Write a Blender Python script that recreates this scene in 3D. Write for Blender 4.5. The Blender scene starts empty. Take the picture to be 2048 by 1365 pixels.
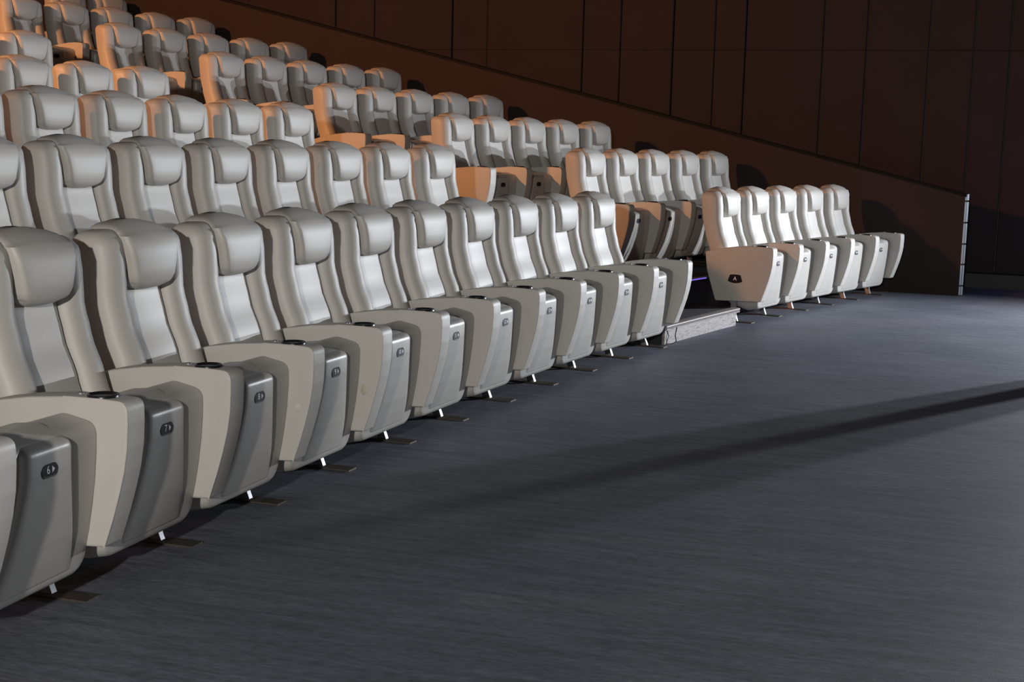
import bpy, bmesh, math, random
from mathutils import Vector, Matrix
random.seed(7)
SC = bpy.context.scene
COL = SC.collection

# ------------------------------------------------------------------ camera
CAM_LOC = Vector((-3.6522, -2.6700, 1.3412))
YAW, PITCH, ROLL, FPX = 1.2722, 0.1405, 0.0262, 2768.5
def make_camera():
    f = Vector((math.sin(YAW)*math.cos(PITCH), math.cos(YAW)*math.cos(PITCH), -math.sin(PITCH)))
    r = Vector((math.cos(YAW), -math.sin(YAW), 0))
    u = r.cross(f)
    r2 = r*math.cos(ROLL) + u*math.sin(ROLL)
    u2 = -r*math.sin(ROLL) + u*math.cos(ROLL)
    cd = bpy.data.cameras.new('camera'); cam = bpy.data.objects.new('camera', cd); COL.objects.link(cam)
    m = Matrix((( r2.x, u2.x, -f.x, CAM_LOC.x), (r2.y, u2.y, -f.y, CAM_LOC.y), (r2.z, u2.z, -f.z, CAM_LOC.z), (0,0,0,1)))
    cam.matrix_world = m
    cd.sensor_width = 36; cd.lens = 36*FPX/2048; cd.clip_start = 0.05; cd.clip_end = 200
    SC.camera = cam
make_camera()

# ------------------------------------------------------------------ world, lights, exposure
SC.view_settings.view_transform = 'Standard'; SC.view_settings.look = 'None'
SC.view_settings.gamma = 1.0; SC.view_settings.use_curve_mapping = False
SC.view_settings.exposure = 0.0
w = bpy.data.worlds.new('dim_hall'); SC.world = w; w.use_nodes = True
w.node_tree.nodes['Background'].inputs[0].default_value = (0.75, 0.85, 1.0, 1)
w.node_tree.nodes['Background'].inputs[1].default_value = 0.022

def point(name, loc, power, color, radius):
    d = bpy.data.lights.new(name, 'POINT'); d.energy = power; d.color = color; d.shadow_soft_size = radius
    o = bpy.data.objects.new(name, d); COL.objects.link(o); o.location = loc; return o
def spot(name, loc, target, power, color, radius, angle, blend=0.6):
    d = bpy.data.lights.new(name, 'SPOT'); d.energy = power; d.color = color; d.shadow_soft_size = radius
    d.spot_size = math.radians(angle); d.spot_blend = blend
    o = bpy.data.objects.new(name, d); COL.objects.link(o); o.location = loc
    o.rotation_euler = (Vector(target)-Vector(loc)).to_track_quat('-Z', 'Y').to_euler(); return o
# twin work lamps standing by the screen, beyond the right of the frame, aimed at the seats
spot('work_lamp_light', (10.38, -6.66, 1.85), (1.5, 0.0, 0.9), 1730, (0.88, 0.93, 1.0), 0.035, 122, 1.0)
spot('work_lamp_light', (10.52, -6.50, 1.40), (1.5, 0.1, 0.8), 1730, (0.88, 0.93, 1.0), 0.035, 122, 1.0)
# a weaker neutral lamp far left of the front row
point('side_lamp_light', (-6.6, -2.35, 2.1), 1250, (1.0, 0.96, 0.90), 0.09)
# warm lamp high at the back left of the hall: a beam on the upper rows and its spill
spot('warm_lamp_light', (-2.5, 8.0, 5.3), (9.4, 4.2, 1.9), 4700, (1.0, 0.38, 0.115), 0.25, 66, 1.0)
point('warm_spill_light', (-2.5, 8.0, 5.3), 170, (1.0, 0.45, 0.2), 0.08)

# faint violet fill light, added to tint the pale end strip and panelled wall
point('violet_indicator_light', (11.0, -4.6, 1.0), 9, (0.45, 0.45, 1.0), 0.1)

# ------------------------------------------------------------------ materials
def mat(name, color, rough=0.5, metal=0.0, noise=None, bump=None, coat=0.0, spec=0.5, emit=None):
    m = bpy.data.materials.new(name); m.use_nodes = True
    nt = m.node_tree; b = nt.nodes['Principled BSDF']
    b.inputs['Base Color'].default_value = (*color, 1); b.inputs['Roughness'].default_value = rough
    b.inputs['Metallic'].default_value = metal; b.inputs['Specular IOR Level'].default_value = spec
    b.inputs['Coat Weight'].default_value = coat; b.inputs['Coat Roughness'].default_value = 0.25
    if emit:
        b.inputs['Emission Color'].default_value = (*emit[:3], 1); b.inputs['Emission Strength'].default_value = emit[3]
    tc = nt.nodes.new('ShaderNodeTexCoord')
    if noise:
        scale, amt = noise
        n = nt.nodes.new('ShaderNodeTexNoise'); n.inputs['Scale'].default_value = scale; n.inputs['Detail'].default_value = 5
        nt.links.new(tc.outputs['Object'], n.inputs['Vector'])
        mx = nt.nodes.new('ShaderNodeMix'); mx.data_type = 'RGBA'
        mx.inputs[6].default_value = (*[c*(1-amt) for c in color], 1); mx.inputs[7].default_value = (*[min(1, c*(1+amt)) for c in color], 1)
        nt.links.new(n.outputs['Fac'], mx.inputs[0]); nt.links.new(mx.outputs[2], b.inputs['Base Color'])
    if bump:
        scale, strength, dist = bump
        n = nt.nodes.new('ShaderNodeTexNoise'); n.inputs['Scale'].default_value = scale; n.inputs['Detail'].default_value = 4
        nt.links.new(tc.outputs['Object'], n.inputs['Vector'])
        bp = nt.nodes.new('ShaderNodeBump'); bp.inputs['Strength'].default_value = strength; bp.inputs['Distance'].default_value = dist
        nt.links.new(n.outputs['Fac'], bp.inputs['Height']); nt.links.new(bp.outputs['Normal'], b.inputs['Normal'])
    return m
M = {}
M['leather'] = mat('grey_leather', (0.49, 0.465, 0.43), 0.52, 0.0, (6, 0.06), (220, 0.12, 0.002), spec=0.55)
M['shell'] = mat('grey_leather_underside', (0.46, 0.44, 0.41), 0.38, 0.0, (5, 0.06), (220, 0.1, 0.002), spec=0.6)
M['panel'] = mat('grey_leather_panel', (0.60, 0.58, 0.55), 0.5, 0.0, (8, 0.08), (200, 0.15, 0.002), spec=0.5)
M['piping'] = mat('pale_piping', (0.56, 0.53, 0.48), 0.5)
M['black'] = mat('black_plastic', (0.012, 0.012, 0.014), 0.3, spec=0.4)
M['badge'] = mat('badge_black', (0.010, 0.010, 0.016), 0.55, spec=0.15)
M['dark'] = mat('dark_frame', (0.02, 0.02, 0.02), 0.6)
M['steel'] = mat('brushed_steel', (0.35, 0.35, 0.36), 0.5, 0.7, (30, 0.1))
M['plate'] = mat('dull_floor_plate', (0.12, 0.10, 0.085), 0.5, 0.6, (60, 0.35))
M['white'] = mat('white_print', (0.85, 0.85, 0.85), 0.5)
M['stain'] = mat('yellow_stain', (0.44, 0.40, 0.325), 0.5, 0.0, (60, 0.2))
M['tread'] = mat('black_carpet', (0.022, 0.020, 0.022), 0.85, 0, (40, 0.3), (300, 0.3, 0.003))
M['knee'] = mat('brown_panel', (0.034, 0.0225, 0.0215), 0.8, 0, (3, 0.10), (400, 0.25, 0.002), spec=0.25)
M['far'] = mat('brown_wall_fabric', (0.036, 0.028, 0.0295), 0.9, 0, (2.5, 0.12), (500, 0.4, 0.003), spec=0.15)
M['cap'] = mat('dark_cap', (0.007, 0.006, 0.006), 0.7, 0, (12, 0.2), spec=0.15)
M['trim'] = mat('pale_edge_trim', (0.5, 0.56, 0.6), 0.35, 0.3, (10, 0.1))
M['nosing'] = mat('ribbed_nosing', (0.30, 0.28, 0.28), 0.4, 0.4)
M['led'] = mat('violet_led', (0.1, 0.05, 0.3), 0.4, emit=(0.28, 0.16, 1.0, 0.9))  # emission stands in for violet light reflected on the platform edge

def wood_mat():
    m = mat('grey_wood', (0.42, 0.37, 0.35), 0.5); nt = m.node_tree; b = nt.nodes['Principled BSDF']
    tc = nt.nodes.new('ShaderNodeTexCoord'); mp = nt.nodes.new('ShaderNodeMapping')
    mp.inputs['Scale'].default_value = (3, 3, 26)
    n = nt.nodes.new('ShaderNodeTexNoise'); n.inputs['Scale'].default_value = 2.6; n.inputs['Detail'].default_value = 7; n.inputs['Distortion'].default_value = 1.8
    cr = nt.nodes.new('ShaderNodeValToRGB')
    cr.color_ramp.elements[0].position = 0.33; cr.color_ramp.elements[0].color = (0.15, 0.13, 0.13, 1)
    cr.color_ramp.elements[1].position = 0.52; cr.color_ramp.elements[1].color = (0.30, 0.275, 0.27, 1)
    nt.links.new(tc.outputs['Object'], mp.inputs[0]); nt.links.new(mp.outputs[0], n.inputs['Vector'])
    nt.links.new(n.outputs['Fac'], cr.inputs[0]); nt.links.new(cr.outputs[0], b.inputs['Base Color'])
    return m
M['wood'] = wood_mat()

def floor_mat():
    m = mat('marbled_lino', (0.10, 0.105, 0.125), 0.62, spec=0.25); nt = m.node_tree; b = nt.nodes['Principled BSDF']
    tc = nt.nodes.new('ShaderNodeTexCoord')
    def noise(scale, mapping, detail=6, dist=0.0):
        mp = nt.nodes.new('ShaderNodeMapping'); mp.inputs['Scale'].default_value = mapping; mp.inputs['Rotation'].default_value = (0, 0, 0.10)
        n = nt.nodes.new('ShaderNodeTexNoise'); n.inputs['Scale'].default_value = scale; n.inputs['Detail'].default_value = detail; n.inputs['Distortion'].default_value = dist
        nt.links.new(tc.outputs['Object'], mp.inputs[0]); nt.links.new(mp.outputs[0], n.inputs['Vector']); return n
    def ramp(n, p0, c0, p1, c1):
        cr = nt.nodes.new('ShaderNodeValToRGB'); e = cr.color_ramp.elements
        e[0].position = p0; e[0].color = (*c0, 1); e[1].position = p1; e[1].color = (*c1, 1)
        nt.links.new(n.outputs['Fac'], cr.inputs[0]); return cr
    def mix(a, bb, mode, fac):
        x = nt.nodes.new('ShaderNodeMix'); x.data_type = 'RGBA'; x.blend_type = mode; x.inputs[0].default_value = fac
        nt.links.new(a, x.inputs[6]); nt.links.new(bb, x.inputs[7]); return x.outputs[2]
    base = ramp(noise(1.3, (1, 1, 1)), 0.3, (0.095, 0.104, 0.130), 0.7, (0.131, 0.140, 0.170))
    streak = ramp(noise(3.2, (7, 0.9, 1), 8, 0.6), 0.32, (0.74, 0.74, 0.74), 0.68, (1.26, 1.25, 1.24))
    fine = ramp(noise(30, (3.2, 0.8, 1), 6), 0.34, (0.74, 0.74, 0.74), 0.66, (1.27, 1.26, 1.24))
    flecks = ramp(noise(26, (5, 0.8, 1), 2), 0.70, (1, 1, 1), 0.76, (1.9, 1.85, 1.7))
    c = mix(base.outputs[0], streak.outputs[0], 'MULTIPLY', 0.8)
    c = mix(c, fine.outputs[0], 'MULTIPLY', 0.8)
    c = mix(c, flecks.outputs[0], 'MULTIPLY', 0.8)
    nt.links.new(c, b.inputs['Base Color'])
    n = noise(200, (1, 1, 1), 3); bp = nt.nodes.new('ShaderNodeBump'); bp.inputs['Strength'].default_value = 0.25; bp.inputs['Distance'].default_value = 0.002
    nt.links.new(n.outputs['Fac'], bp.inputs['Height']); nt.links.new(bp.outputs['Normal'], b.inputs['Normal'])
    return m
M['floor'] = floor_mat()

# ------------------------------------------------------------------ helpers
def mesh(name, verts, faces, mats, sharp=35, midx=None):
    me = bpy.data.meshes.new(name); me.from_pydata([tuple(v) for v in verts], [], faces); me.update()
    for m in (mats if isinstance(mats, (list, tuple)) else [mats]): me.materials.append(m)
    if midx:
        for p, i in zip(me.polygons, midx): p.material_index = i
    bm = bmesh.new(); bm.from_mesh(me); bmesh.ops.recalc_face_normals(bm, faces=bm.faces); bm.to_mesh(me); bm.free()
    me.shade_smooth()
    if sharp: me.set_sharp_from_angle(angle=math.radians(sharp))
    return me
def link(name, me, parent=None, loc=(0,0,0), rotz=0.0):
    o = bpy.data.objects.new(name, me); COL.objects.link(o); o.parent = parent
    o.location = loc; o.rotation_euler = (0,0,rotz); return o
def loft(rings, close=True, cap=True):
    n = len(rings[0]); V = []; F = []
    for r in rings: V += list(r)
    for i in range(len(rings)-1):
        for j in range(n if close else n-1):
            a, b = i*n+j, i*n+(j+1) % n
            F.append((a, b, b+n, a+n))
    if cap:
        F.append(tuple(range(n))[::-1]); F.append(tuple((len(rings)-1)*n+j for j in range(n)))
    return V, F
def boxvf(x0, x1, y0, y1, z0, z1):
    V = [(x,y,z) for z in (z0,z1) for y in (y0,y1) for x in (x0,x1)]
    F = [(0,2,3,1),(4,5,7,6),(0,1,5,4),(2,6,7,3),(0,4,6,2),(1,3,7,5)]
    return V, F
def join(parts):
    V = []; F = []
    for v, f in parts:
        o = len(V); V += list(v); F += [tuple(i+o for i in q) for q in f]
    return V, F
def itp(tab, x):
    if x <= tab[0][0]: return tab[0][1]
    for (a, fa), (b, fb) in zip(tab, tab[1:]):
        if x <= b:
            t = (x-a)/(b-a); t = t*t*(3-2*t)*0.5 + t*0.5
            return fa + (fb-fa)*t
    return tab[-1][1]
def lathe(prof, n=20, c=(0,0,0)):
    rings = [[(c[0]+r*math.cos(2*math.pi*k/n), c[1]+r*math.sin(2*math.pi*k/n), c[2]+z) for k in range(n)] for r, z in prof]
    return loft(rings)
def tube(pts, r, n=6):
    rings = []
    for i, p in enumerate(pts):
        p = Vector(p); a = Vector(pts[max(i-1, 0)]); b = Vector(pts[min(i+1, len(pts)-1)])
        t = (b-a).normalized(); u = t.cross(Vector((0.13, 0.31, 0.94))).normalized(); v = t.cross(u)
        rings.append([p + r*(math.cos(2*math.pi*k/n)*u + math.sin(2*math.pi*k/n)*v) for k in range(n)])
    return loft(rings)
def smooth_poly(pts, rad, seg=4):
    """round the corners of a closed 2-D polygon; rad: one radius or one per corner"""
    out = []; n = len(pts)
    for i in range(n):
        p = Vector(pts[i]); a = Vector(pts[i-1]); b = Vector(pts[(i+1) % n])
        r = rad[i] if isinstance(rad, (list, tuple)) else rad
        if r <= 0: out.append(tuple(p)); continue
        da, db = (a-p), (b-p); la, lb = da.length, db.length; da.normalize(); db.normalize()
        ang = da.angle(db); t = min(r/max(math.tan(ang/2), 1e-3), la*0.45, lb*0.45)
        A, B = p+da*t, p+db*t
        for k in range(seg+1):
            s = k/seg; q = A*(1-s)**2 + p*2*s*(1-s) + B*s*s; out.append((q.x, q.y))
    return out
def inset_poly(pts, d):
    n = len(pts); area = sum(pts[i][0]*pts[(i+1) % n][1]-pts[(i+1) % n][0]*pts[i][1] for i in range(n))
    s = 1 if area > 0 else -1; out = []
    for i in range(n):
        a = Vector(pts[i-1]); p = Vector(pts[i]); b = Vector(pts[(i+1) % n])
        e1 = (p-a); e2 = (b-p)
        if e1.length < 1e-9: e1 = e2
        if e2.length < 1e-9: e2 = e1
        e1.normalize(); e2.normalize()
        nn = Vector((-(e1.y+e2.y), e1.x+e2.x)); 
        if nn.length < 1e-6: nn = Vector((-e1.y, e1.x))
        nn.normalize(); out.append((p.x+nn.x*d*s, p.y+nn.y*d*s))
    return out
def slab(poly, hw, edge=0.012, steps=4, cx=0.0):
    """a padded panel: polygon in (y,z) extruded along x over +-hw with rounded rims"""
    rings = []
    st = []
    for k in range(steps+1):
        a = math.pi/2*k/steps; st.append((-hw+edge*(1-math.sin(a)), edge*(1-math.cos(math.pi/2-a)) ))
    st = [(-hw + edge*(1-math.cos(math.pi/2*k/steps)), edge*(1-math.sin(math.pi/2*k/steps))) for k in range(steps+1)]
    for x, ins in st: rings.append([(cx+x, y, z) for y, z in inset_poly(poly, ins)])
    for x, ins in reversed(st): rings.append([(cx-x, y, z) for y, z in inset_poly(poly, ins)])
    return loft(rings)
def text_mesh(txt, size, mirror=False):
    c = bpy.data.curves.new('t', 'FONT'); c.body = txt; c.size = size; c.align_x = 'CENTER'; c.align_y = 'CENTER'; c.offset = size*0.012
    o = bpy.data.objects.new('t', c); COL.objects.link(o)
    me = o.to_mesh(); V = [tuple(v.co) for v in me.vertices]; F = [tuple(p.vertices) for p in me.polygons]
    o.to_mesh_clear(); bpy.data.objects.remove(o); bpy.data.curves.remove(c)
    return V, F

# ------------------------------------------------------------------ hall layout: concentric rows
RAD = 1/0.0335
DEPTH = [0, 1.166, 2.223, 3.512, 4.638, 5.772, 6.933, 8.09]
RISE = [0, 0.288, 0.552, 0.806, 1.077, 1.348, 1.621, 1.89]
def place(s, y, row_r=0.0):
    """arc position s measured along the row of radius RAD+row_r; y radial offset; returns (x,y,heading)"""
    R = RAD+row_r; th = s/R
    return (R+y)*math.sin(th), -RAD+(R+y)*math.cos(th), -th
def arc_pt(s, y):
    """position at arc length s (on the front row's circle) and radial distance y behind it"""
    th = s/RAD; return (RAD+y)*math.sin(th), -RAD+(RAD+y)*math.cos(th)
def wall_x(y): return 10.47+0.0488*(y+2.86)

# ------------------------------------------------------------------ setting
def struct(name, me, label=None):
    o = link(name, me); o['kind'] = 'structure'
    if label: o['label'] = label; o['category'] = 'structure'
    return o
V, F = boxvf(-9, 14, -12, 14, -0.1, 0.0)
struct('floor', mesh('floor', V, F, M['floor'], 30), 'dark blue-grey marbled linoleum floor in front of the seats')

# stepped platforms carrying the rows (curved risers)
for k in range(1, 8):
    y0 = DEPTH[k]-0.915; z1 = RISE[k]; N = 48
    s0, s1 = -8.0, 11.4
    rin, rout = [], []
    y_out = DEPTH[k]+ (0.30 if k < 7 else 3.0)
    for i in range(N+1):
        s = s0+(s1-s0)*i/N
        a = arc_pt(s, y0); b = arc_pt(s, y_out)
        a = (min(a[0], wall_x(a[1])-0.0), a[1]); b = (min(b[0], wall_x(b[1])-0.0), b[1])
        rin.append(a); rout.append(b)
    rings = [[(a[0], a[1], 0.0), (a[0], a[1], z1-0.012), (a[0], a[1]+0.006, z1), (b[0], b[1], z1), (b[0], b[1], 0.0)] for a, b in zip(rin, rout)]
    V, F = loft(rings)
    struct('seating_platform', mesh('seating_platform', V, F, M['tread'], 30), 'black carpeted platform under one of the raised seat rows')

# knee wall with slanted top
def kz(y): return 1.0+0.2345*(y+2.82)
pts = [(-2.86, 0.0), (-2.86, 0.985), (12.0, kz(12.0)), (12.0, 0.0)]
TH = 0.10
ringA = [(wall_x(y), y, z) for y, z in pts]; ringB = [(wall_x(y)+TH, y, z) for y, z in pts]
V, F = loft([ringA, ringB])
struct('wall_right', mesh('wall_right', V, F, M['knee'], 20), 'low brown side wall whose slanted top climbs with the seats')
capr = []
for y in (-2.875, 12.0):
    z = kz(y); x = wall_x(y)
    capr.append([(x-0.012, y, z-0.028), (x-0.012, y, z-0.004), (x-0.004, y, z+0.008), (x+TH+0.004, y, z+0.008), (x+TH+0.012, y, z-0.004), (x+TH+0.012, y, z-0.028)])
V, F = loft(capr)
struct('trim_1', mesh('trim_1', V, F, M['cap'], 30), 'dark cap along the slanted top of the low side wall')
# end post of short rounded pieces
cuts = [0.0, 0.097, 0.306, 0.505, 0.712, 0.92, 0.995]
parts = []
for a, b in zip(cuts, cuts[1:]):
    R = []
    for z, ins in ((a+0.006, 0.004), (a+0.010, 0), (b-0.010, 0), (b-0.006, 0.004)):
        ring = []
        for k in range(13):
            t = math.pi*k/12; ring.append((wall_x(-2.86)+TH/2 - (0.052-ins)*math.cos(t), -2.862-(0.038-ins)*math.sin(t), z))
        R.append(ring)
    parts.append(loft(R))
V, F = join(parts)
struct('trim_2', mesh('trim_2', V, F, M['trim'], 40), 'pale segmented edge strip on the front end of the low wall')
V, F = boxvf(wall_x(-2.86)+0.004, wall_x(-2.86)+TH-0.004, -2.885, -2.86, 0.0, 0.99)
struct('trim_3', mesh('trim_3', V, F, M['dark'], 30), 'dark backing of the segmented edge strip')

# panelled wall behind
seams = [-9.0, -6.3, -5.4, -4.9, -4.05, -3.55, -3.21, -2.86, -2.42, -1.79, -1.34, -0.52, -0.18, 0.28, 0.88, 1.31, 2.47, 2.9, 3.9, 4.4, 5.6, 6.0, 7.2, 8.4, 9.0, 10.4, 11.0, 13.0]
def far_x(y): return 11.5+0.0488*(y+3.2)
P = []
for i, (a, b) in enumerate(zip(seams, seams[1:])):
    off = (0.0, 0.035, 0.012, 0.045)[i % 4]; tilt = (0.02, -0.015, 0.03, -0.02)[i % 4]
    for z0, z1 in ((0.16, 2.42), (2.424, 7.0)):
        g = 0.006
        xa, xb = far_x(a)-off, far_x(b)-off-tilt
        ring = []
        for (x, y) in ((far_x(a)+0.05, a+g), (xa+0.008, a+g), (xa, a+g+0.010), (xb, b-g-0.010), (xb+0.008, b-g), (far_x(b)+0.05, b-g)):
            ring.append((x, y))
        P.append(loft([[(x, y, z0) for x, y in ring], [(x, y, z1) for x, y in ring]]))
V, F = join(P)
struct('wall_back', mesh('wall_back', V, F, M['far'], 25), 'tall dark brown wall of fabric-covered acoustic panels')
V, F = loft([[(far_x(y)+0.045, y, 0), (far_x(y)+0.045, y, 7), (far_x(y)+0.2, y, 7), (far_x(y)+0.2, y, 0)] for y in (-9, 13)])
struct('wall_backing', mesh('wall_backing', V, F, M['dark'], 25), 'black backing seen in the seams of the panelled wall')
V, F = loft([[(far_x(y)-0.06, y, 0), (far_x(y)-0.06, y, 0.145), (far_x(y)-0.05, y, 0.155), (far_x(y)+0.05, y, 0.155), (far_x(y)+0.05, y, 0)] for y in (-9, 13)])
struct('baseboard_back', mesh('baseboard_back', V, F, M['dark'], 25), 'black baseboard under the panelled wall')

# aisle steps
def sector(s0, s1, y0, y1, z0, z1, n=6):
    rings = []
    for i in range(n+1):
        s = s0+(s1-s0)*i/n; a = arc_pt(s, y0); b = arc_pt(s, y1)
        rings.append([(a[0], a[1], z0), (a[0], a[1], z1), (b[0], b[1], z1), (b[0], b[1], z0)])
    return loft(rings)
def aisle_step(k, front):
    y0 = DEPTH[k]-0.33; y1 = DEPTH[k]+(DEPTH[k+1]-DEPTH[k])-0.916; z = RISE[k]+0.135; zb = RISE[k]
    s0, s1 = 5.82, 7.21
    cx, cy = arc_pt((s0+s1)/2, y0)
    root = bpy.data.objects.new('aisle_step', None); COL.objects.link(root); root.location = (cx, cy, zb)
    root['category'] = 'step'
    root['label'] = ('lowest aisle step with a pale grey wood-grain riser and ribbed nosing' if front else
                     'dark aisle step with thin edge strip beside row ' + 'ABCDEFGH'[k])
    root['group'] = 'steps of the aisle between the two seat blocks'
    def P(name, vf, m, sh=30):
        v, f = vf; v = [(a-cx, b-cy, c-zb) for a, b, c in v]
        return link(name, mesh(name, v, f, m, sh), root)
    sm = s0+(s1-s0)*0.60
    if front:
        P('riser_board', sector(s0, sm-0.002, y0, y0+0.02, zb, z-0.03), M['wood'])
        P('riser_board', sector(sm+0.002, s1, y0, y0+0.02, zb, z-0.03), M['wood'])
    else:
        P('riser_board', sector(s0, s1, y0, y0+0.02, zb, z-0.012), M['tread'])
    P('tread', sector(s0, s1, y0+0.02, y1, zb+0.001, z-0.006), M['tread'])
    if front:
        # ribbed nosing: sloping front face with grooves
        rings = []
        for i in range(9):
            s = s0-0.02+(s1+0.04-s0)*i/8; prof = [(0.04, z-0.004), (0.04, z+0.003), (-0.012, z+0.003), (-0.022, z-0.002)]
            for j in range(4):
                prof += [(-0.024, z-0.006-j*0.006), (-0.019, z-0.009-j*0.006)]
            prof += [(-0.022, z-0.031), (0.0, z-0.031), (0.0, z-0.006)]
            rings.append([(*arc_pt(s, y0+d), zz) for d, zz in prof])
        P('nosing', loft(rings), M['nosing'], 20)
    else:
        P('nosing', sector(s0, s1, y0-0.008, y0+0.03, z-0.012, z), M['nosing_dark'])
M['nosing_dark'] = mat('dark_nosing', (0.09, 0.09, 0.10), 0.35, 0.5)
for k in range(0, 7): aisle_step(k, k == 0)
# edge strip on each platform in the aisle, the lowest one with a violet reflected glint
for k in range(1, 7):
    y0 = DEPTH[k]-0.915
    V, F = sector(5.85, 8.6, y0-0.008, y0+0.03, RISE[k]-0.014, RISE[k]+0.002)
    o = link('platform_edge_strip', mesh('platform_edge_strip', V, F, M['nosing_dark'], 30))
    o['label'] = 'thin dark metal edge strip across the aisle where the platform of row %s begins' % 'ABCDEFGH'[k]; o['category'] = 'edge strip'; o['group'] = 'edge strips across the aisle'
V, F = sector(7.58, 7.90, DEPTH[1]-0.932, DEPTH[1]-0.923, RISE[1]-0.008, RISE[1]-0.001)  # violet reflection on the edge, built as a thin glowing sliver
o = link('light_line', mesh('light_line', V, F, M['led'], 30)); o['label'] = 'short violet light line glowing on the dark platform edge beside the aisle'; o['category'] = 'light'

# loose cable at the left end of the lowest step
a = arc_pt(5.80, -0.36); b = arc_pt(5.9, -0.37)
pts = [(a[0]+0.02, a[1]+0.02, 0.12), (a[0]-0.01, a[1]-0.01, 0.07), (a[0]-0.05, a[1]+0.0, 0.02), (a[0]+0.03, a[1]-0.03, 0.012), (b[0]+0.02, b[1]-0.01, 0.02), (b[0]+0.0, b[1]-0.005, 0.06), (b[0]+0.03, b[1]-0.008, 0.115)]
V, F = tube(pts, 0.004)
o = link('cable', mesh('cable', V, F, M['black'], 60)); o['label'] = 'thin black cable hanging at the left end of the lowest step'; o['category'] = 'cable'

# stand outside the frame whose shadow crosses the floor
prof = [(0.16, 0.0), (0.16, 0.03), (0.11, 0.04), (0.098, 0.06), (0.098, 2.2), (0.07, 2.24)]
V, F = lathe(prof, 24)
o = link('round_post', mesh('round_post', V, F, M['dark'], 40), loc=(7.26, -4.67, 0)); o['label'] = 'black round post standing on the floor right of the view'; o['category'] = 'post'
# lamp bodies
def lamp(name, loc, label, h=0.09):
    r = bpy.data.objects.new(name, None); COL.objects.link(r); r.location = (loc[0], loc[1], 0); r['label'] = label; r['category'] = 'lamp'
    v, f = lathe([(0.22, 0), (0.22, 0.02), (0.02, 0.03), (0.02, loc[2]-h)], 16); link('pole', mesh('pole', v, f, M['dark'], 40), r)
    return r
lamp('work_lamp', (10.55, -6.68, 1.65), 'twin-headed work lamp on a thin stand near the screen')

# ------------------------------------------------------------------ the cinema seat
YF = [(0.42, -0.125), (0.57, -0.072), (0.70, -0.023), (0.80, 0.002), (0.90, 0.006), (0.97, 0.016), (1.0, 0.028), (1.03, 0.045)]
YB = [(0.42, 0.005), (0.55, 0.046), (0.68, 0.089), (0.80, 0.119), (0.90, 0.131), (0.98, 0.138), (1.03, 0.135)]
def backrest():
    front = [(-0.243, 0.030), (-0.240, 0.010), (-0.232, -0.006), (-0.215, -0.022), (-0.193, -0.032), (-0.170, -0.034), (-0.148, -0.027), (-0.130, -0.010), (-0.121, 0.012), (-0.119, 0.045)]
    front = front + [(-x, y) for x, y in reversed(front)]
    rings = []
    lv = [(0.42, 0.02), (0.425, 0.0)] + [(0.46+0.0343*i, 0.0) for i in range(15)] + [(0.965, 0), (0.98, 0.002), (0.992, 0.008), (1.002, 0.018), (1.008, 0.032), (1.010, 0.05)]
    for z, ins in lv:
        yf, yb = itp(YF, z), itp(YB, z)
        mid = (yf+yb)/2
        ring = [(x, yf+d) for x, d in front] + [(0.243, yb-0.016), (0.236, yb-0.004), (0.222, yb), (0.0, yb+0.012), (-0.222, yb), (-0.236, yb-0.004), (-0.243, yb-0.016)]
        out = []
        for x, y in ring:
            if ins > 0:
                sx = (0.243-ins)/0.243
                hy = max((yb-yf)/2+0.03, 0.01); sy = max(0.1, (hy-ins)/hy)
                x2, y2 = x*sx, mid+(y-mid)*sy
            else: x2, y2 = x, y
            dome = max(0, z-0.9)/0.11*0.020*(1-(x2/0.243)**2)
            out.append((x2, y2, z+dome))
        rings.append(out)
    V, F = loft(rings); return mesh('backrest', V, F, M['leather'], 50)
def rrect(w, yf, yb, crown=0.0, rf=0.025, rb=0.015, n=5, wmax=None):
    """rounded rectangle ring, +-w by yf..yb, counterclockwise from front left"""
    d = (yb-yf); rf = min(rf, d*0.48, w*0.6); rb = min(rb, d*0.48, w*0.6); pts = []
    def arc(cx, cy, r, a0):
        for k in range(n+1):
            a = a0+math.pi/2*k/n; pts.append((cx+r*math.cos(a), cy+r*math.sin(a)))
    arc(-w+rf, yf+rf, rf, math.pi)
    for k in range(1, 8): pts.append((-w+rf+(2*w-2*rf)*k/8, yf))
    arc(w-rf, yf+rf, rf, 1.5*math.pi)
    arc(w-rb, yb-rb, rb, 0)
    for k in range(1, 8): pts.append((w-rb-(2*w-2*rb)*k/8, yb))
    arc(-w+rb, yb-rb, rb, 0.5*math.pi)
    return [(x, y-(crown*(1-(x/w)**2) if y < (yf+yb)/2 else 0)) for x, y in pts]
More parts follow.
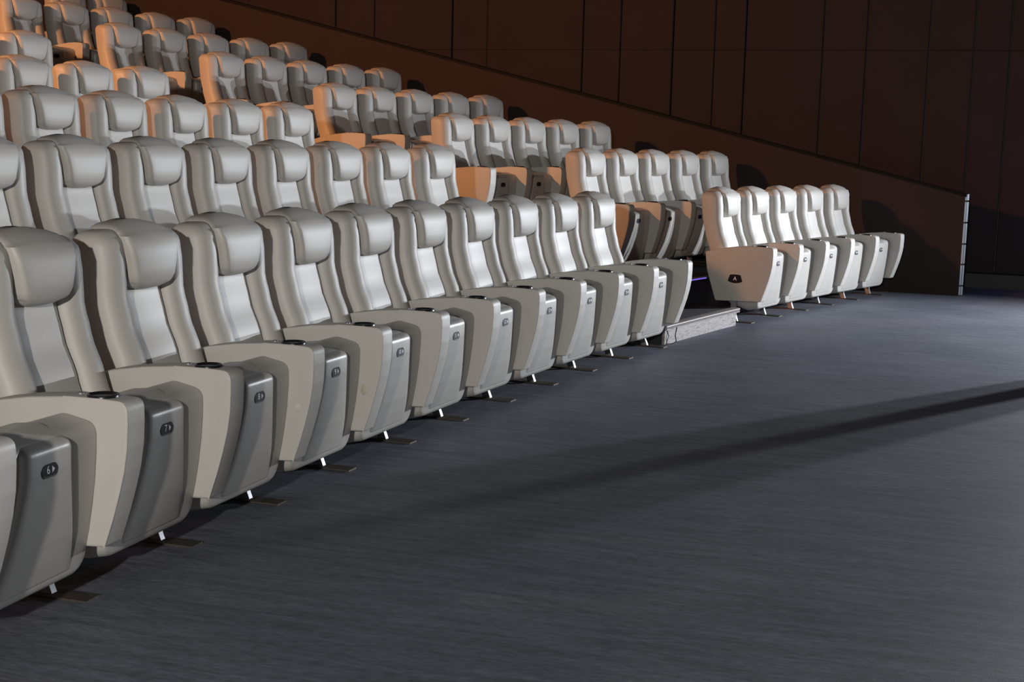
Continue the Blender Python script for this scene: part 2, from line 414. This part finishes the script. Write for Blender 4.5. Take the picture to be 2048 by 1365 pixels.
def headrest():
    W = [(0.808, 0.082), (0.814, 0.096), (0.826, 0.108), (0.86, 0.122), (0.91, 0.135), (0.96, 0.147), (1.0, 0.153), (1.02, 0.151), (1.035, 0.142), (1.045, 0.125), (1.052, 0.09)]
    FR = [(0.808, 0.004), (0.814, -0.018), (0.826, -0.041), (0.86, -0.052), (0.91, -0.053), (0.96, -0.049), (1.0, -0.032), (1.02, -0.006), (1.035, 0.018), (1.045, 0.044), (1.052, 0.07)]
    BK = [(0.808, 0.05), (0.9, 0.07), (0.98, 0.10), (1.02, 0.132), (1.035, 0.130), (1.045, 0.122), (1.052, 0.106)]
    zs = [0.808, 0.8105, 0.814, 0.819, 0.826, 0.84, 0.86, 0.885, 0.91, 0.935, 0.96, 0.98, 1.0, 1.01, 1.02, 1.028, 1.035, 1.041, 1.045, 1.049, 1.052]
    rings = []
    for z in zs:
        w = itp(W, z); r = rrect(w, itp(FR, z), itp(BK, z), 0.005, 0.020, 0.02)
        rings.append([(x, y, z+(-0.010*(x/w)**2 if z > 1.0 else (0.012*(x/w)**4 if z < 0.83 else 0))) for x, y in r])
    V, F = loft(rings); return mesh('headrest', V, F, M['leather'], 60)
def centre_panel():
    rings = []
    for z, ins in [(0.45, 0.012), (0.455, 0.004)]+[(0.465+0.03*i, 0) for i in range(12)]+[(0.825, 0.004), (0.83, 0.012)]:
        yf = itp(YF, z)+0.010
        rings.append([(x, y, z) for x, y in rrect(0.116-ins*0.5, yf+ins, yf+0.05, 0.006, 0.010, 0.004)])
    V, F = loft(rings); return mesh('centre_panel', V, F, M['panel'], 50)
CUSH = smooth_poly([(-0.10, 0.46), (-0.20, 0.518), (-0.33, 0.560), (-0.437, 0.538), (-0.436, 0.46), (-0.430, 0.38), (-0.420, 0.30), (-0.407, 0.21), (-0.388, 0.105), (-0.30, 0.085), (-0.14, 0.13), (-0.085, 0.25)],
                   [0.02, 0.05, 0.05, 0.055, 0.1, 0.1, 0.1, 0.1, 0.03, 0.04, 0.05, 0.04], 5)
def seat_cushion():
    hw = 0.2515; r = 0.06; rings = []
    xs = [hw*math.sin(math.pi/2*t) for t in (-1, -0.975, -0.93, -0.85, -0.77, -0.68, -0.58, -0.45, -0.25, 0, 0.25, 0.45, 0.58, 0.68, 0.77, 0.85, 0.93, 0.975, 1)]
    for x in xs:
        e = hw-abs(x); ins = 0.009*(1-math.sqrt(max(0, 1-(1-min(1, e/0.009))**2))) if e < 0.009 else 0
        lift = r-math.sqrt(max(0, r*r-(r-e)**2)) if e < r else 0
        ring = []
        for y, z in inset_poly(CUSH, ins):
            t = max(0.0, min(1.0, (0.32-z)/0.22))
            ring.append((x, y, z+lift*t))
        rings.append(ring)
    V, F = loft(rings); return mesh('seat_cushion', V, F, M['shell'], 50)
PAN = smooth_poly([(-0.20, 0.46), (-0.27, 0.554), (-0.36, 0.563), (-0.456, 0.520), (-0.4545, 0.45), (-0.449, 0.39), (-0.440, 0.32), (-0.428, 0.25), (-0.413, 0.19), (-0.396, 0.132), (-0.375, 0.122), (-0.30, 0.15)],
                  [0.0, 0.03, 0.06, 0.028, 0.1, 0.1, 0.1, 0.1, 0.1, 0.012, 0.01, 0.0], 5)
def underside_panel():
    hw = 0.112; rings = []
    xs = [-1, -0.985, -0.95, -0.9, -0.82, -0.72, -0.5, -0.2, 0.2, 0.5, 0.72, 0.82, 0.9, 0.95, 0.985, 1]
    for t in xs:
        e = hw*(1-abs(t)); rr = 0.030
        ins = rr*(1-math.sqrt(max(0, 1-(1-min(1, e/rr))**2))) if e < rr else 0
        flare = 0.0
        ring = []
        for y, z in PAN:
            yy = y+ins*0.9 if y < -0.3 else y
            zz = z-ins*0.35 if z > 0.42 else z
            # the panel widens a little towards the bottom
            ring.append((t*(hw+0.075*max(0, (0.45-z)/0.3)**1.3), yy, zz))
        rings.append(ring)
    V, F = loft(rings); return mesh('underside_panel', V, F, M['shell'], 50)
ARM = smooth_poly([(0.030, 0.545), (-0.10, 0.577), (-0.21, 0.595), (-0.33, 0.606), (-0.44, 0.607), (-0.535, 0.603), (-0.5365, 0.54), (-0.533, 0.47), (-0.523, 0.405), (-0.507, 0.34), (-0.485, 0.265), (-0.455, 0.178), (-0.364, 0.172), (-0.368, 0.226), (-0.392, 0.230), (-0.398, 0.31), (-0.405, 0.44), (-0.405, 0.505), (-0.33, 0.525), (-0.24, 0.50), (-0.04, 0.440), (0.02, 0.48)],
                  [0.01, 0.05, 0.05, 0.05, 0.03, 0.030, 0.1, 0.1, 0.1, 0.1, 0.1, 0.008, 0.008, 0.006, 0.006, 0.03, 0.05, 0.03, 0.04, 0.04, 0.01, 0.01], 5)
ARM_END = smooth_poly([(0.032, 0.545), (-0.10, 0.577), (-0.21, 0.595), (-0.33, 0.606), (-0.44, 0.607), (-0.540, 0.603), (-0.541, 0.54), (-0.538, 0.47), (-0.527, 0.405), (-0.511, 0.34), (-0.487, 0.265), (-0.455, 0.175), (-0.07, 0.160), (0.012, 0.40)],
                      [0.01, 0.05, 0.05, 0.05, 0.03, 0.026, 0.1, 0.1, 0.1, 0.1, 0.1, 0.012, 0.02, 0.06], 5)
CORE = [(0.02, 0.50), (-0.15, 0.55), (-0.38, 0.55), (-0.39, 0.46), (-0.36, 0.26), (-0.07, 0.17), (0.0, 0.40)]
def armrest():
    V, F = slab(ARM, 0.047, 0.007); return mesh('armrest', V, F, M['leather'], 50)
def armrest_core():
    V, F = slab(CORE, 0.02, 0.003, 2); return mesh('side_support', V, F, M['dark'], 30)
def end_panel():
    V, F = slab(ARM_END, 0.047, 0.009); return mesh('end_panel', V, F, M['leather'], 50)
def arm_piping(side):
    poly = [q for q in inset_poly(smooth_poly([(-0.33, 0.606), (-0.44, 0.607), (-0.535, 0.603), (-0.5365, 0.54), (-0.533, 0.47), (-0.523, 0.405), (-0.507, 0.34), (-0.485, 0.265), (-0.455, 0.178)], [0, 0.05, 0.03, 0.1, 0.1, 0.1, 0.1, 0.1, 0], 5), 0.0)]
    poly = [q for q in poly]
    pts = [(side*0.0445, y+0.0015, z-0.0015) for y, z in poly]
    V, F = tube(pts, 0.0022, 5); return mesh('piping', V, F, M['piping'], 60)
def cup_holder():
    V, F = lathe([(0.045, 0.600), (0.045, 0.611), (0.043, 0.6135), (0.040, 0.6125), (0.037, 0.609), (0.032, 0.6075), (0.001, 0.6075)], 24, (0, -0.43, 0)); return mesh('cup_holder', V, F, M['black'], 50)
def arm_button():
    V, F = lathe([(0.010, 0.603), (0.010, 0.610), (0.007, 0.612), (0.001, 0.612)], 12, (0.006, -0.352, 0)); return mesh('button', V, F, M['steel'], 50)
def leg():
    rings = []
    for y, z in ((-0.215, 0.22), (-0.215, 0.05), (-0.232, 0.006)):
        rings.append([(-0.012, y-0.022, z), (0.012, y-0.022, z), (0.012, y+0.02, z), (-0.012, y+0.02, z)])
    V, F = loft(rings); return mesh('leg', V, F, M['steel'], 30)
def foot_plate():
    V, F = slab([(-0.385, 0.0), (-0.385, 0.006), (-0.08, 0.006), (-0.08, 0.0)], 0.035, 0.001, 1); return mesh('foot_plate', V, F, M['plate'], 30)
def frame():
    V, F = boxvf(-0.2, 0.2, -0.12, -0.06, 0.40, 0.45)
    return mesh('seat_frame', V, F, M['dark'], 30)

M['ring'] = mat('grey_ring', (0.35, 0.35, 0.38), 0.6)
def surf_badge(txt, lit=True):
    """capsule badge: black plate, pale outline, number and arrow; in local plane x (right), z (up), facing -y"""
    V = []; F = []; mi = []
    def add(vf, m):
        o = len(V); v, f = vf; V.extend(v); F.extend([tuple(i+o for i in q) for q in f]); mi.extend([m]*len(f))
    def capsule(hl, r, y0, y1, n=8):
        pts = []
        for k in range(n+1): a = -math.pi/2+math.pi*k/n; pts.append((hl+r*math.cos(a), r*math.sin(a)))
        for k in range(n+1): a = math.pi/2+math.pi*k/n; pts.append((-hl+r*math.cos(a), r*math.sin(a)))
        return loft([[(x, y0, z) for x, z in pts], [(x, y1, z) for x, z in pts]])
    add(capsule(0.018, 0.0205, 0.004, -0.0010), 0)
    add(capsule(0.018, 0.0182, 0.002, -0.0014), 2)
    add(capsule(0.018, 0.0170, 0.002, -0.0022), 0)
    if txt:
        tv, tf = text_mesh(txt, 0.030 if len(txt) == 1 else 0.026)
        add(([(x-0.008, -0.0028, y) for x, y, z in tv], [q for q in tf]), 1)
        tx = 0.009 if len(txt) == 1 else 0.016
        add(([(tx, -0.0028, 0.010), (tx, -0.0028, -0.010), (tx+0.012, -0.0028, 0)], [(0, 1, 2)]), 1)
    me = bpy.data.meshes.new('number_badge'); me.from_pydata(V, [], F); me.materials.append(M['badge']); me.materials.append(M['white']); me.materials.append(M['ring'])
    for p, i in zip(me.polygons, mi): p.material_index = i
    return me
def row_plaque():
    V = []; F = []; mi = []
    def add(vf, m):
        o = len(V); v, f = vf; V.extend(v); F.extend([tuple(i+o for i in q) for q in f]); mi.extend([m]*len(f))
    # faces -x ; plane coords: u along -y (towards front), v up
    out = [(-0.044, 0.030), (-0.022, 0.033), (0.0, 0.034), (0.022, 0.033), (0.044, 0.030), (0.062, -0.020), (0.04, -0.030), (0.0, -0.036), (-0.04, -0.030), (-0.062, -0.020)]
    add(loft([[(0.001, -u, v) for u, v in out], [(-0.003, -u, v) for u, v in out]]), 0)
    tv, tf = text_mesh('A', 0.042)
    add(([(-0.0036, -x, y) for x, y, z in tv], tf), 1)
    me = bpy.data.meshes.new('row_plaque'); me.from_pydata(V, [], F); me.materials.append(M['badge']); me.materials.append(M['white']); me.materials.append(M['ring'])
    for p, i in zip(me.polygons, mi): p.material_index = i
    return me

ME = dict(backrest=backrest(), headrest=headrest(), centre_panel=centre_panel(), seat_cushion=seat_cushion(), underside_panel=underside_panel(),
          armrest=armrest(), core=armrest_core(), end_panel=end_panel(), piping=arm_piping(-1), cup_holder=cup_holder(), button=arm_button(), leg=leg(), foot_plate=foot_plate(), seat_frame=frame())
BADGES = {}
def badge_mesh(t):
    if t not in BADGES: BADGES[t] = surf_badge(t)
    return BADGES[t]
ORD = ['first', 'second', 'third', 'fourth', 'fifth', 'sixth', 'seventh', 'eighth', 'ninth', 'tenth', 'eleventh']
ROWNAME = ['front row', 'second row', 'third row', 'fourth row', 'fifth row', 'sixth row', 'seventh row', 'topmost visible row']

def make_arm(root, x, kind, front_row):
    a = link('armrest' if kind == 'arm' else 'end_panel', ME['armrest'] if kind == 'arm' else ME['end_panel'], root, (x, 0, 0))
    link('cup_holder', ME['cup_holder'], a); link('button', ME['button'], a)
    link('piping', ME['piping'], a)
    if kind == 'arm': link('side_support', ME['core'], root, (x, 0, 0))
    l = link('leg', ME['leg'], root, (x, 0, 0))
    link('foot_plate', ME['foot_plate'], l)
    return a
def make_seat(row, block, s, label, group, left='arm', right=None, badge=''):
    x, y, h = place(s, 0, DEPTH[row])
    root = bpy.data.objects.new('cinema_seat', None); COL.objects.link(root)
    root.location = (x, y, RISE[row]); root.rotation_euler = (0, 0, h)
    root['label'] = label; root['category'] = 'seat'; root['group'] = group
    b = link('backrest', ME['backrest'], root)
    link('centre_panel', ME['centre_panel'], b)
    link('headrest', ME['headrest'], root)
    link('seat_cushion', ME['seat_cushion'], root)
    u = link('underside_panel', ME['underside_panel'], root)
    bd = link('number_badge', badge_mesh(badge), u, (-0.006, -0.4540, 0.460)); bd.rotation_euler = (math.radians(-2.6), 0, 0)
    link('seat_frame', ME['seat_frame'], root)
    la = make_arm(root, -0.30, left, row == 0)
    ra = make_arm(root, 0.30, right, row == 0) if right else None
    return root, la, ra

# rows: (row, block) -> (arc start, count, first index)
LEFT = {0: (0.0, -1, 10), 1: (1.847, -2, 7), 2: (3.007, -1, 5), 3: (4.373, -1, 3), 4: (5.70, -1, 1)}
RIGHT = {0: 7.744, 1: 7.854, 2: 7.667, 3: 7.997, 4: 8.021, 5: 8.109, 6: 8.184, 7: 8.25}
for r, (s0, i0, i1) in LEFT.items():
    n = i1-i0
    for i in range(i0, i1):
        last = (i == i1-1)
        fromend = i1-1-i
        if r == 0:
            num = i+7
            lab = 'front row grey leather seat badged %d, left block, %s from the aisle' % (num, ORD[fromend])
            if num == 6: lab = 'front row grey seat numbered 6, mostly cut off by the left edge'
            if num == 9: lab = 'front row grey leather seat numbered 9, with a small pale mark on its armrest'
            if num == 10: lab = 'front row grey leather seat numbered 10, with a yellowish stain on its armrest'
            if last: lab = 'front row grey leather seat numbered 16, last before the aisle and step'
            bt = str(num)
        else:
            lab = 'grey leather cinema seat, left block, %s, %s' % (ROWNAME[r], 'right at the aisle' if last else ORD[fromend]+' from the aisle')
            bt = ''
        root, la, ra = make_seat(r, 0, s0+0.6*i, lab, 'grey seats of the left block', 'arm', 'end_panel' if last else None, bt)
        if r == 0 and num == 9:
            V, F = lathe([(0.012, 0), (0.011, 0.002), (0.001, 0.003)], 12); V = [(-z, y, x) for x, y, z in V]
            link('pale_mark', mesh('pale_mark', V, F, M['piping'], 50), la, (-0.0465, -0.475, 0.385))
        if r == 0 and num == 10:
            V, F = lathe([(0.018, 0), (0.017, 0.0006), (0.001, 0.001)], 14); V = [(-z, y*0.8, x*1.3) for x, y, z in V]
            link('yellow_stain', mesh('yellow_stain', V, F, M['stain'], 50), la, (-0.0468, -0.455, 0.35))
for r, s0 in RIGHT.items():
    for i in range(5):
        if r == 7 and i < 3: continue
        if i == 4: pos = 'against the low side wall'
        elif i == 0: pos = 'right at the aisle'
        else: pos = ORD[i]+' from the aisle'
        lab = 'grey leather cinema seat, right block, %s, %s' % (ROWNAME[r], pos)
        if r == 0 and i == 0: lab = 'front row grey seat whose brownish end panel carries a dark plaque lettered A'
        root, la, ra = make_seat(r, 1, s0+0.6*i, lab, 'grey seats of the right block', 'end_panel' if i == 0 else 'arm', 'end_panel' if i == 4 else None, str(17+i) if r == 0 else '')
        if r == 0 and i == 0:
            link('row_plaque', row_plaque(), la, (-0.0465, -0.235, 0.345))
